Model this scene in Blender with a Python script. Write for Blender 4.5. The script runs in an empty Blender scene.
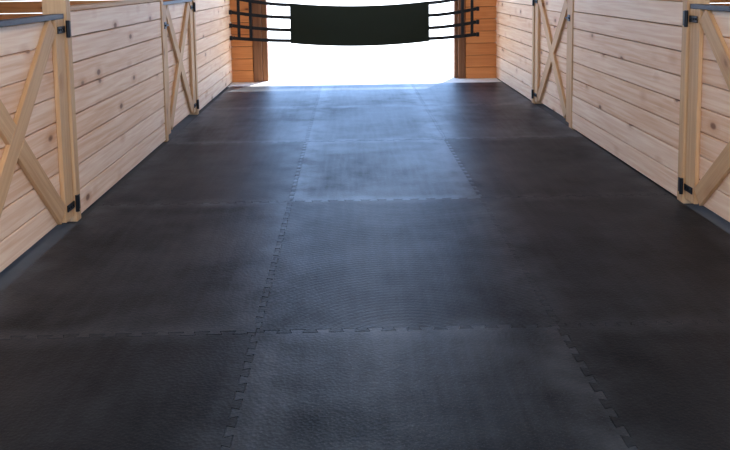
import bpy, bmesh, math, random
from mathutils import Matrix, Vector
random.seed(7)
S=bpy.context.scene
S.view_settings.view_transform='Standard'
def link(o,parent=None):
    S.collection.objects.link(o)
    if parent: o.parent=parent
    return o
def empty(name):
    e=bpy.data.objects.new(name,None); e.empty_display_size=.1; return link(e)
# ---------------------------------------------------------------- materials
def newmat(name):
    m=bpy.data.materials.new(name); m.use_nodes=True
    nt=m.node_tree; b=nt.nodes['Principled BSDF']; return m,nt,b
def N(nt,t): return nt.nodes.new(t)
def math_(nt,op,a,b=None,clamp=False):
    n=nt.nodes.new('ShaderNodeMath'); n.operation=op; n.use_clamp=clamp
    for i,v in enumerate((a,b)):
        if v is None: continue
        if isinstance(v,(int,float)): n.inputs[i].default_value=v
        else: nt.links.new(v,n.inputs[i])
    return n.outputs[0]
def mix(nt,f,a,b,mode='MIX'):
    n=nt.nodes.new('ShaderNodeMix'); n.data_type='RGBA'; n.blend_type=mode
    for s,v in ((n.inputs[0],f),(n.inputs[6],a),(n.inputs[7],b)):
        if isinstance(v,(int,float)): s.default_value=v
        elif isinstance(v,tuple): s.default_value=(*v,1)
        else: nt.links.new(v,s)
    return n.outputs[2]
def mrange(nt,v,a,b,c,d):
    n=nt.nodes.new('ShaderNodeMapRange')
    nt.links.new(v,n.inputs[0])
    for i,x in enumerate((a,b,c,d)): n.inputs[i+1].default_value=x
    return n.outputs[0]
def wood(name,lo,hi,knotc,knot_amt=.5,rough=.6):
    m,nt,b=newmat(name); L=nt.links.new
    uv=nt.nodes.new('ShaderNodeUVMap'); uv.uv_map='UVMap'
    geo=nt.nodes.new('ShaderNodeNewGeometry')
    mp=nt.nodes.new('ShaderNodeMapping'); mp.inputs['Scale'].default_value=(.9,20,1); L(uv.outputs[0],mp.inputs[0])
    n1=N(nt,'ShaderNodeTexNoise'); n1.inputs['Scale'].default_value=2.0; n1.inputs['Detail'].default_value=5; n1.inputs['Distortion'].default_value=.5
    L(mp.outputs[0],n1.inputs['Vector'])
    mp2=nt.nodes.new('ShaderNodeMapping'); mp2.inputs['Scale'].default_value=(3.6,6.5,1); L(uv.outputs[0],mp2.inputs[0])
    vo=nt.nodes.new('ShaderNodeTexVoronoi'); vo.inputs['Scale'].default_value=1; L(mp2.outputs[0],vo.inputs['Vector'])
    sep=nt.nodes.new('ShaderNodeSeparateColor'); L(vo.outputs['Color'],sep.inputs[0])
    has=math_(nt,'GREATER_THAN',sep.outputs[0],knot_amt)
    kn=mrange(nt,vo.outputs['Distance'],.08,.155,1,0); kn=math_(nt,'MULTIPLY',kn,has)
    halo=mrange(nt,vo.outputs['Distance'],.1,.36,.55,0); halo=math_(nt,'MULTIPLY',halo,has)
    g=mrange(nt,n1.outputs[0],.34,.66,0,1)
    r=geo.outputs['Random Per Island']
    base=mix(nt,math_(nt,'ADD',math_(nt,'MULTIPLY',g,.5),math_(nt,'MULTIPLY',r,.5)),lo,hi)
    c=mix(nt,halo,base,tuple(x*k for x,k in zip(lo,(.8,.62,.5)))); c=mix(nt,math_(nt,'MULTIPLY',kn,.85),c,knotc)
    L(c,b.inputs['Base Color']); b.inputs['Roughness'].default_value=rough
    b.inputs['Specular IOR Level'].default_value=.3
    bp=nt.nodes.new('ShaderNodeBump'); bp.inputs['Strength'].default_value=.1; bp.inputs['Distance'].default_value=.003
    L(n1.outputs[0],bp.inputs['Height']); L(bp.outputs[0],b.inputs['Normal'])
    return m
PINE=wood('pine_boards',(.70,.38,.195),(.96,.73,.52),(.17,.06,.025),.42)
FRAME=wood('pine_lumber',(.46,.24,.10),(.68,.42,.21),(.2,.09,.04),.8)
ORANGE=wood('stained_boards',(.56,.18,.045),(.78,.32,.10),(.12,.04,.02),.75)
BROWN=wood('dark_timber',(.14,.055,.02),(.28,.12,.05),(.05,.02,.01),.8)
GREYW=wood('roof_boards',(.25,.17,.11),(.38,.27,.18),(.1,.05,.03),.7)
def plain(name,c,rough=.5,metal=0,noise=0,scale=30):
    m,nt,b=newmat(name)
    b.inputs['Base Color'].default_value=(*c,1); b.inputs['Roughness'].default_value=rough; b.inputs['Metallic'].default_value=metal
    if noise:
        tc=nt.nodes.new('ShaderNodeTexCoord'); n=nt.nodes.new('ShaderNodeTexNoise'); n.inputs['Scale'].default_value=scale; n.inputs['Detail'].default_value=6
        nt.links.new(tc.outputs['Object'],n.inputs['Vector'])
        nt.links.new(mix(nt,n.outputs[0],tuple(x*(1-noise) for x in c),tuple(min(1,x*(1+noise)) for x in c)),b.inputs['Base Color'])
    return m
BLACK=plain('black_iron',(.012,.012,.013),.45,.6,.3)
STEEL=plain('dark_steel_channel',(.06,.06,.065),.5,.7,.3)
NYLON=plain('black_nylon_webbing',(.008,.008,.009),.85,0,.3,200)
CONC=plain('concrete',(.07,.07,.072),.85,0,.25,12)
SILL=plain('sun_spill_threshold_concrete',(.62,.60,.56),.85,0,.2,12)  # concrete painted pale to carry the sun spill inside the doorway
DIRT=plain('stall_dirt',(.22,.16,.11),.95,0,.4,8)
GRAVEL=plain('pale_gravel',(.72,.68,.58),.95,0,.12,3)
def fabric():
    m,nt,b=newmat('olive_mesh_fabric')
    uv=nt.nodes.new('ShaderNodeTexCoord'); w=nt.nodes.new('ShaderNodeTexChecker'); w.inputs['Scale'].default_value=120
    nt.links.new(uv.outputs['Object'],w.inputs['Vector'])
    nt.links.new(mix(nt,w.outputs['Fac'],(.012,.015,.010),(.024,.030,.018)),b.inputs['Base Color']); b.inputs['Roughness'].default_value=.9; b.inputs['Specular IOR Level'].default_value=.2
    return m
FAB=fabric()
def rubber():
    m,nt,b=newmat('black_rubber'); L=nt.links.new
    tc=nt.nodes.new('ShaderNodeTexCoord'); oi=nt.nodes.new('ShaderNodeObjectInfo')
    P=tc.outputs['Object']
    va=nt.nodes.new('ShaderNodeVectorMath'); va.operation='ADD'; L(P,va.inputs[0]); L(oi.outputs['Location'],va.inputs[1]); W=va.outputs[0]
    def noise(s,d=5,vec=W,dist=0):
        n=nt.nodes.new('ShaderNodeTexNoise'); n.inputs['Scale'].default_value=s; n.inputs['Detail'].default_value=d; n.inputs['Distortion'].default_value=dist
        L(vec,n.inputs['Vector']); return n.outputs[0]
    big=mrange(nt,noise(1.0,4,dist=.4),.34,.68,0,1); mid=mrange(nt,noise(5,7),.35,.78,0,1)
    mp=nt.nodes.new('ShaderNodeMapping'); mp.inputs['Scale'].default_value=(18,1.2,1); L(W,mp.inputs[0])
    streak=mrange(nt,noise(1.5,4,mp.outputs[0]),.40,.75,0,1)
    sp=nt.nodes.new('ShaderNodeTexNoise'); sp.inputs['Scale'].default_value=150; L(P,sp.inputs['Vector'])
    speck=mrange(nt,sp.outputs[0],.56,.75,0,1)
    sx=nt.nodes.new('ShaderNodeSeparateXYZ'); L(P,sx.inputs[0])
    ax=math_(nt,'ABSOLUTE',sx.outputs[0]); ay=math_(nt,'ABSOLUTE',sx.outputs[1])
    e=math_(nt,'MAXIMUM',mrange(nt,ax,.42,.56,0,1),mrange(nt,ay,.80,.89,0,1))
    d=math_(nt,'ADD',math_(nt,'MULTIPLY',big,.36),math_(nt,'MULTIPLY',mid,.2))
    d=math_(nt,'ADD',d,math_(nt,'MULTIPLY',streak,.10)); d=math_(nt,'ADD',d,math_(nt,'MULTIPLY',math_(nt,'MULTIPLY',e,math_(nt,'ADD',mid,.2)),.42))
    d=math_(nt,'ADD',d,math_(nt,'MULTIPLY',speck,.3),)
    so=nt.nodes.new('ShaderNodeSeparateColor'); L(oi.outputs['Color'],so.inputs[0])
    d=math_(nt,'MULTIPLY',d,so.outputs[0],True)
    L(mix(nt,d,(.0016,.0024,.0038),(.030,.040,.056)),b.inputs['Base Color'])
    L(mrange(nt,d,0,1,.48,.42),b.inputs['Roughness'])
    L(mrange(nt,d,0,.8,.10,.72),b.inputs['Specular IOR Level'])
    b.inputs['Specular Tint'].default_value=(.74,.88,1,1)
    vo=nt.nodes.new('ShaderNodeTexVoronoi'); vo.inputs['Scale'].default_value=80; L(P,vo.inputs['Vector'])
    wv=nt.nodes.new('ShaderNodeTexWave'); wv.inputs['Scale'].default_value=11; wv.wave_type='RINGS'; wv.rings_direction='Z'
    of=nt.nodes.new('ShaderNodeMapping'); of.inputs['Location'].default_value=(0,1.15,0); L(P,of.inputs[0]); L(of.outputs[0],wv.inputs['Vector'])
    h=math_(nt,'ADD',math_(nt,'MULTIPLY',vo.outputs['Distance'],.8),math_(nt,'MULTIPLY',wv.outputs['Fac'],so.outputs[1]))
    bp=nt.nodes.new('ShaderNodeBump'); bp.inputs['Strength'].default_value=.33; bp.inputs['Distance'].default_value=.003
    L(h,bp.inputs['Height']); L(bp.outputs[0],b.inputs['Normal'])
    return m
RUB=rubber()
# ---------------------------------------------------------------- builders
class MB:
    def __init__(s): s.bm=bmesh.new(); s.uv=s.bm.loops.layers.uv.new('UVMap')
    def board(s,size,M):
        l,w,t=[x/2 for x in size]; ou,ov=random.uniform(0,50),random.uniform(0,50)
        V=[Vector((x,y,z)) for x in(-l,l) for y in(-w,w) for z in(-t,t)]
        bv=[s.bm.verts.new(M@v) for v in V]
        for f in((0,1,3,2),(4,6,7,5),(0,4,5,1),(2,3,7,6),(0,2,6,4),(1,5,7,3)):
            fc=s.bm.faces.new([bv[i] for i in f])
            for lp,i in zip(fc.loops,f):
                v=V[i]; lp[s.uv].uv=(v.x+ou, v.y+v.z+ov)
    def box(s,x0,x1,y0,y1,z0,z1):
        dx,dy,dz=abs(x1-x0),abs(y1-y0),abs(z1-z0); c=Vector(((x0+x1)/2,(y0+y1)/2,(z0+z1)/2))
        ax=sorted([(dx,Vector((1,0,0))),(dy,Vector((0,1,0))),(dz,Vector((0,0,1)))],key=lambda a:-a[0])
        R=Matrix((ax[0][1],ax[1][1],ax[2][1])).transposed().to_4x4()
        s.board((ax[0][0],ax[1][0],ax[2][0]),Matrix.Translation(c)@R)
    def cyl(s,p0,p1,r,seg=14):
        p0,p1=Vector(p0),Vector(p1); d=p1-p0
        M=Matrix.Translation((p0+p1)/2)@d.to_track_quat('Z','Y').to_matrix().to_4x4()
        bmesh.ops.create_cone(s.bm,cap_ends=True,segments=seg,radius1=r,radius2=r,depth=d.length,matrix=M)
    def done(s,name,mat,parent=None,bevel=.003):
        bmesh.ops.recalc_face_normals(s.bm,faces=s.bm.faces[:])
        me=bpy.data.meshes.new(name); s.bm.to_mesh(me); s.bm.free(); me.materials.append(mat)
        o=bpy.data.objects.new(name,me)
        if bevel:
            b=o.modifiers.new('bevel','BEVEL'); b.width=bevel; b.segments=2; b.limit_method='ANGLE'
        return link(o,parent)
XL,XR=-1.655,2.06
END=10.8
BH=.155; NB=8; TOP=BH*NB+.02
# ---------------------------------------------------------------- ground / floor
b=MB(); b.box(-5.5,5.9,-4,END+.15,-.15,-.02); b.done('floor',CONC,bevel=0)
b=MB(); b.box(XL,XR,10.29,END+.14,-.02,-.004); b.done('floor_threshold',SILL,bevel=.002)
b=MB(); b.box(-5.35,XL-.16,-3.9,END-.1,-.02,.0); b.box(XR+.16,5.75,-3.9,END-.1,-.02,.0); b.done('floor_stall_bedding',DIRT,bevel=0)
b=MB(); b.box(-60,60,END+.15,120,-.15,-.03); b.box(-60,60,-60,-4,-.15,-.03)
b.box(-60,-5.5,-4,END+.15,-.15,-.03); b.box(5.9,60,-4,END+.15,-.15,-.03); b.done('ground',GRAVEL,bevel=0)
# ---------------------------------------------------------------- interlocking mats
xs=[-1.615,-.395,.825,2.045]; ys=[-.70+1.83*k for k in range(7)]
AMP=.014
def seam(a,bb,n,on):
    """points along a seam from a to bb (inclusive) with dovetail teeth"""
    if not on: return [(a,0.),(bb,0.)]
    m=.035; p=(bb-a-2*m)/n; k=p*.10; pts=[(a,0.)]
    a0=a+m
    for i in range(n):
        s=1 if i%2==0 else -1
        l=a0+i*p; r=l+p
        if i==0: pts.append((l,0.)); pts.append((l-k,s*AMP))
        else: pts.append((l-k,s*AMP))
        pts.append((r+k,s*AMP))
        if i==n-1: pts.append((r,0.))
    pts.append((bb,0.)); return pts
for ci in range(3):
    for ri in range(6):
        x0,x1,y0,y1=xs[ci],xs[ci+1],ys[ri],ys[ri+1]
        g=.0015
        Q =[(t,y0+o) for t,o in seam(x0,x1,22,ri>0)][:-1]
        Q+=[(x1+o,t) for t,o in seam(y0,y1,34,ci<2)][:-1]
        Q+=[(t,y1+o) for t,o in reversed(seam(x0,x1,22,ri<5))][:-1]
        Q+=[(x0+o,t) for t,o in reversed(seam(y0,y1,34,ci>0))][:-1]
        cx,cy=(x0+x1)/2,(y0+y1)/2
        n=len(Q); R=[]
        for i in range(n):
            a=Vector(Q[i-1]);c=Vector(Q[i]);e=Vector(Q[(i+1)%n])
            d1=(c-a).normalized(); d2=(e-c).normalized()
            n1=Vector((-d1.y,d1.x)); n2=Vector((-d2.y,d2.x)); m=(n1+n2)
            m=m.normalized() if m.length>1e-3 else n1
            c=c+m*g*1.2; R.append((c.x-cx,c.y-cy))
        me=bpy.data.meshes.new('rubber_floor_mat'); bm=bmesh.new()
        tv=[bm.verts.new((x,y,0)) for x,y in R]; bv=[bm.verts.new((x,y,-.019)) for x,y in R]
        f1=bm.faces.new(tv); f2=bm.faces.new(list(reversed(bv)))
        for i in range(n):
            j=(i+1)%n; bm.faces.new((tv[j],tv[i],bv[i],bv[j]))
        bm.normal_update()
        bmesh.ops.recalc_face_normals(bm,faces=bm.faces[:])
        bmesh.ops.triangulate(bm,faces=[f for f in bm.faces if len(f.verts)>4],ngon_method='EAR_CLIP')
        bm.to_mesh(me); bm.free(); me.materials.append(RUB)
        o=bpy.data.objects.new('rubber_floor_mat',me); o.location=(cx,cy,0.0+random.uniform(0,.001)); link(o)
        dust_sheen={0:.6,1:1.0,2:.45}[ci]*random.uniform(.9,1.1)  # dust plus doorway glare put into mat tone, stronger in centre and far rows
        if ci==1 and ri==2: dust_sheen=.55
        if ci==1 and ri>=3: dust_sheen=1.4
        if ci==1 and ri==1: dust_sheen=1.0
        if ci==0 and ri==2: dust_sheen=.85
        if ci!=1 and ri>=4: dust_sheen=1.05
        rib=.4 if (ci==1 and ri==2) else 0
        o.color=(dust_sheen,rib,0,1)
# ---------------------------------------------------------------- stall fronts
def panel(name,side,y0,y1,par):
    X=XL if side<0 else XR
    b=MB()
    for i in range(NB):
        z=.0+i*BH; off=random.uniform(-.002,.002)
        b.box(X+off,X+side*.04+off,y0+.002,y1-.002,z+.0035,z+BH-.0035)
    b.done('boards',PINE,par,.005)
    b=MB(); b.box(X+side*.042,X+side*.075,y0,y1,.0,TOP-.03); b.done('backing',BROWN,par,0)
    b=MB(); b.box(X-side*.004,X+side*.08,y0,y1,TOP-.018,TOP+.01); b.done('cap',FRAME,par)
def post(side,y,par,h=2.95):
    X=XL if side<0 else XR
    b=MB(); b.box(X-side*.010,X+side*.13,y-.035,y+.035,-.015,h); b.done('post',FRAME,par,.005)
DN=[0]
def door(side,y0,y1):
    DN[0]+=1
    e=empty('door_%d'%DN[0]); X=XL if side<0 else XR
    H=1.20; n=8; bh=(H-.03)/n
    b=MB()
    for i in range(n):
        z=.03+i*bh; b.box(X+side*.03,X+side*.06,y0+.01,y1-.01,z+.003,z+bh-.003)
    b.done('planks',PINE,e,.005)
    w=.14
    b=MB(); b.box(X+side*.002,X+side*.028,y0+.008,y0+w,.025,H); b.box(X+side*.002,X+side*.028,y1-w,y1-.008,.025,H); b.done('stiles',FRAME,e,.003)
    ya,yb,za,zb=y0+w,y1-w,.05,H
    L=math.hypot(yb-ya,zb-za)-.08; a=math.atan2(zb-za,yb-ya); c=Vector((X+side*.0155,(ya+yb)/2,(za+zb)/2))
    bb=MB()
    def diag(m,cc,L,ang):
        R=Matrix.Rotation(ang,4,'X')@Matrix(((0,0,1,0),(1,0,0,0),(0,1,0,0),(0,0,0,1)))
        m.board((L,.115,.025),Matrix.Translation(cc)@R)
    diag(bb,c,L,a)
    hl=L/2-.06
    for s in(-1,1):
        d=Vector((0,math.cos(-a),math.sin(-a)))*(s*(hl/2+.06)); diag(bb,c+d,hl,-a)
    bb.done('cross_brace',FRAME,e,.003)
    b=MB(); b.box(X+side*.0,X+side*.064,y0+.008,y1-.008,H+.001,H+.03); b.done('top_channel',STEEL,e,.003)
    return e
def hinge(side,yj,dirn,z,par,L=.12):
    X=XL if side<0 else XR
    b=MB(); b.box(X-side*.006,X+side*.001,yj+dirn*.012,yj+dirn*L,z-.02,z+.02)
    b.box(X-side*.016,X-side*.0105,yj-dirn*.012,yj-dirn*.05,z-.045,z+.045)
    b.cyl((X-side*.017,yj,z-.05),(X-side*.017,yj,z+.05),.012)
    for k in(.04,.075,.105): b.cyl((X-side*.006,yj+dirn*k,z),(X-side*.012,yj+dirn*k,z),.007,8)
    b.done('hinge',BLACK,par,.002)
def latch(side,yj,dirn,z,par):
    X=XL if side<0 else XR
    b=MB(); b.box(X-side*.008,X+side*.001,yj+dirn*.02,yj+dirn*.10,z-.03,z+.03)
    b.cyl((X-side*.02,yj+dirn*.1,z),(X-side*.02,yj+dirn*.0,z),.008)
    b.done('latch',BLACK,par,.002)
for side,doors,nm in((-1,[(3.08,4.50),(6.86,8.18)],'left'),(1,[(3.1,4.62),(7.1,8.5)],'right')):
    y=-3.8
    doors=[(-.4,1.05)]+doors
    prev=None
    for (a,c) in doors+[(END+.005,None)]:
        par=empty('wall_'+nm)
        panel('panel',side,y,a-.08,par)
        if prev is not None: post(side,prev+.04,par)
        if c is None: break
        post(side,a-.04,par)
        e=door(side,a,c)
        for z in(.10,1.14): hinge(side,c,-1,z,e)
        latch(side,a,1,1.02,e)
        y=c+.08; prev=c
    X=XL if side<0 else XR
    b=MB(); b.box(X-side*.012,X+side*.13,-3.8,END-.08,2.96,3.15); b.done('ceiling_beam',FRAME,None,.004)
# ---------------------------------------------------------------- end wall with doorway
OL,OR,OH=-1.16,1.48,2.75
e=empty('wall_far')
b=MB()
z=-.015
while z<3.2:
    h=.17
    for xa,xb in((-5.35,OL-.20),(OR+.15,5.75)):
        b.box(xa,xb,END-.06,END,z+.003,min(z+h-.003,3.2))
    z+=h
z=OH+.1
while z<3.15:
    b.box(OL-.19,OR+.14,END-.06,END,z+.002,z+.148); z+=.15
b.done('boards',ORANGE,e,.005)
b=MB(); b.box(XL,OL-.19,END-.03,END+.01,0,3.15); b.box(OR+.14,XR,END-.03,END+.01,0,3.15); b.done('sheathing',BROWN,e,0)
b=MB(); b.box(OL-.19,OL-.075,END-.075,END+.06,-.003,OH+.1); b.box(OL-.07,OL,END-.02,END+.12,-.003,OH)
b.box(OR+.045,OR+.14,END-.075,END+.06,-.003,OH+.1); b.box(OR,OR+.04,END-.02,END+.12,-.003,OH)
b.box(OL-.07,OR+.04,END-.02,END+.12,OH+.001,OH+.095); b.done('jambs',BROWN,e,.004)
for x0,x1 in((-5.5,-5.35),(5.75,5.9)):
    b=MB(); z=-.015
    while z<2.2: b.box(x0,x1,-4,END,z,z+.196); z+=.2
    b.done('wall_exterior',GREYW,bevel=.003)
b=MB()
for i in range(40):
    y=-4.2+i*.385; b.box(-6,6.4,y,y+.38,3.42,3.46)
for i in range(9): b.box(-5.9,6.3,-3.8+i*1.8,-3.7+i*1.8,3.2,3.41)
b.done('ceiling',GREYW,bevel=0)
# ---------------------------------------------------------------- aisle guard
e=empty('aisle_guard')
GY=END-.40
XA,XB=-1.60,1.74
def ribbon(b,pts,w=.05,t=.006):
    prev=None
    for (x,y,z) in pts:
        c=[b.bm.verts.new((x,y+a*t,z+bb*w/2)) for a,bb in((0,-1),(1,-1),(1,1),(0,1))]
        if prev:
            for i in range(4):
                j=(i+1)%4; b.bm.faces.new((prev[i],prev[j],c[j],c[i]))
        else: b.bm.faces.new(c)
        prev=c
    b.bm.faces.new(list(reversed(prev)))
pl,pr=-.80,1.08
b=MB()
zt=[1.19,.99,.81,.64]; zp=[1.08,.91,.74,.595]
for a,c in zip(zt,zp):
    pts=[]
    for i in range(61):
        x=XA+(XB-XA)*i/60
        u=min(1,min((x-XA)/(pl-XA),(XB-x)/(XB-pr)))
        zz=a+(c-a)*(1-(1-u)**1.6)
        if u>=1: zz=c-.05*(1-((x-(pl+pr)/2)/((pr-pl)/2))**2)
        pts.append((x,GY+.014+.03*(1-u),zz))
    ribbon(b,pts,.045)
for x in(XA+.10,XA+.26,XB-.20,XB-.07):
    b.box(x-.02,x+.02,GY+.030,GY+.038,zt[-1]-.02,zt[0]+.02)
b.done('straps',NYLON,e,0)
b=MB(); nx,nz=40,12; g={}
for i in range(nx+1):
    for j in range(nz+1):
        u=i/nx*2-1; v=j/nz
        z0=.56-.05*(1-u*u); z1=1.10-.05*(1-u*u)
        g[i,j]=b.bm.verts.new((pl+(pr-pl)*i/nx,GY-.004-.025*math.sin(v*math.pi)*(1-u*u),z0+(z1-z0)*v))
for i in range(nx):
    for j in range(nz): b.bm.faces.new((g[i,j],g[i+1,j],g[i+1,j+1],g[i,j+1]))
o=b.done('mesh_panel',FAB,e,0); m=o.modifiers.new('s','SOLIDIFY'); m.thickness=.006
b=MB()
for x in(XA-.01,XB+.01):
    for z in zt:
        b.box(x-.02,x+.02,GY+.03,GY+.05,z-.03,z+.03); b.cyl((x,GY+.05,z),(x,END-.06,z),.008,8)
b.done('anchor_hooks',BLACK,e,.002)
# ---------------------------------------------------------------- added fill lights, sun, sky
def fill_lamp(x,y,E):  # out-of-view ceiling fixture, added as fill to brighten the walls
    e=empty('fill_light')
    b=MB(); b.box(x-.2,x+.2,y-.65,y+.65,3.12,3.2); b.done('fill_housing',STEEL,e)
    l=bpy.data.lights.new('fill_area','AREA'); l.shape='RECTANGLE'; l.size=.36; l.size_y=1.25; l.energy=E; l.color=(1,.91,.80)
    o=bpy.data.objects.new('fill_area',l); o.location=(x,y,3.11); link(o,e)
for y in(-2.2,.9): fill_lamp(.2,y,108)
fill_lamp(.2,8.6,30)
sun=bpy.data.lights.new('sun','SUN'); sun.energy=16; sun.angle=.01; sun.color=(1,.94,.84)
so=bpy.data.objects.new('sun',sun); link(so); so.location=(5,20,30)
d=Vector((-.18,-.42,-1)); so.rotation_euler=d.to_track_quat('-Z','Y').to_euler()
w=bpy.data.worlds.new('sky'); S.world=w; w.use_nodes=True
bg=w.node_tree.nodes['Background']; bg.inputs[0].default_value=(.36,.58,1,1); bg.inputs[1].default_value=6.0
# ---------------------------------------------------------------- camera
cd=bpy.data.cameras.new('camera'); cam=bpy.data.objects.new('camera',cd); link(cam)
cd.sensor_width=36; cd.lens=768/730*36; cd.shift_y=-(225-60.7)/730; cd.clip_end=300
R=Matrix.Rotation(math.radians(-1.12),4,'Z')@Matrix.Rotation(math.radians(84),4,'X')@Matrix.Rotation(math.radians(-.8),4,'Z')
cam.matrix_world=Matrix.Translation((0,0,1.40))@R
S.camera=cam
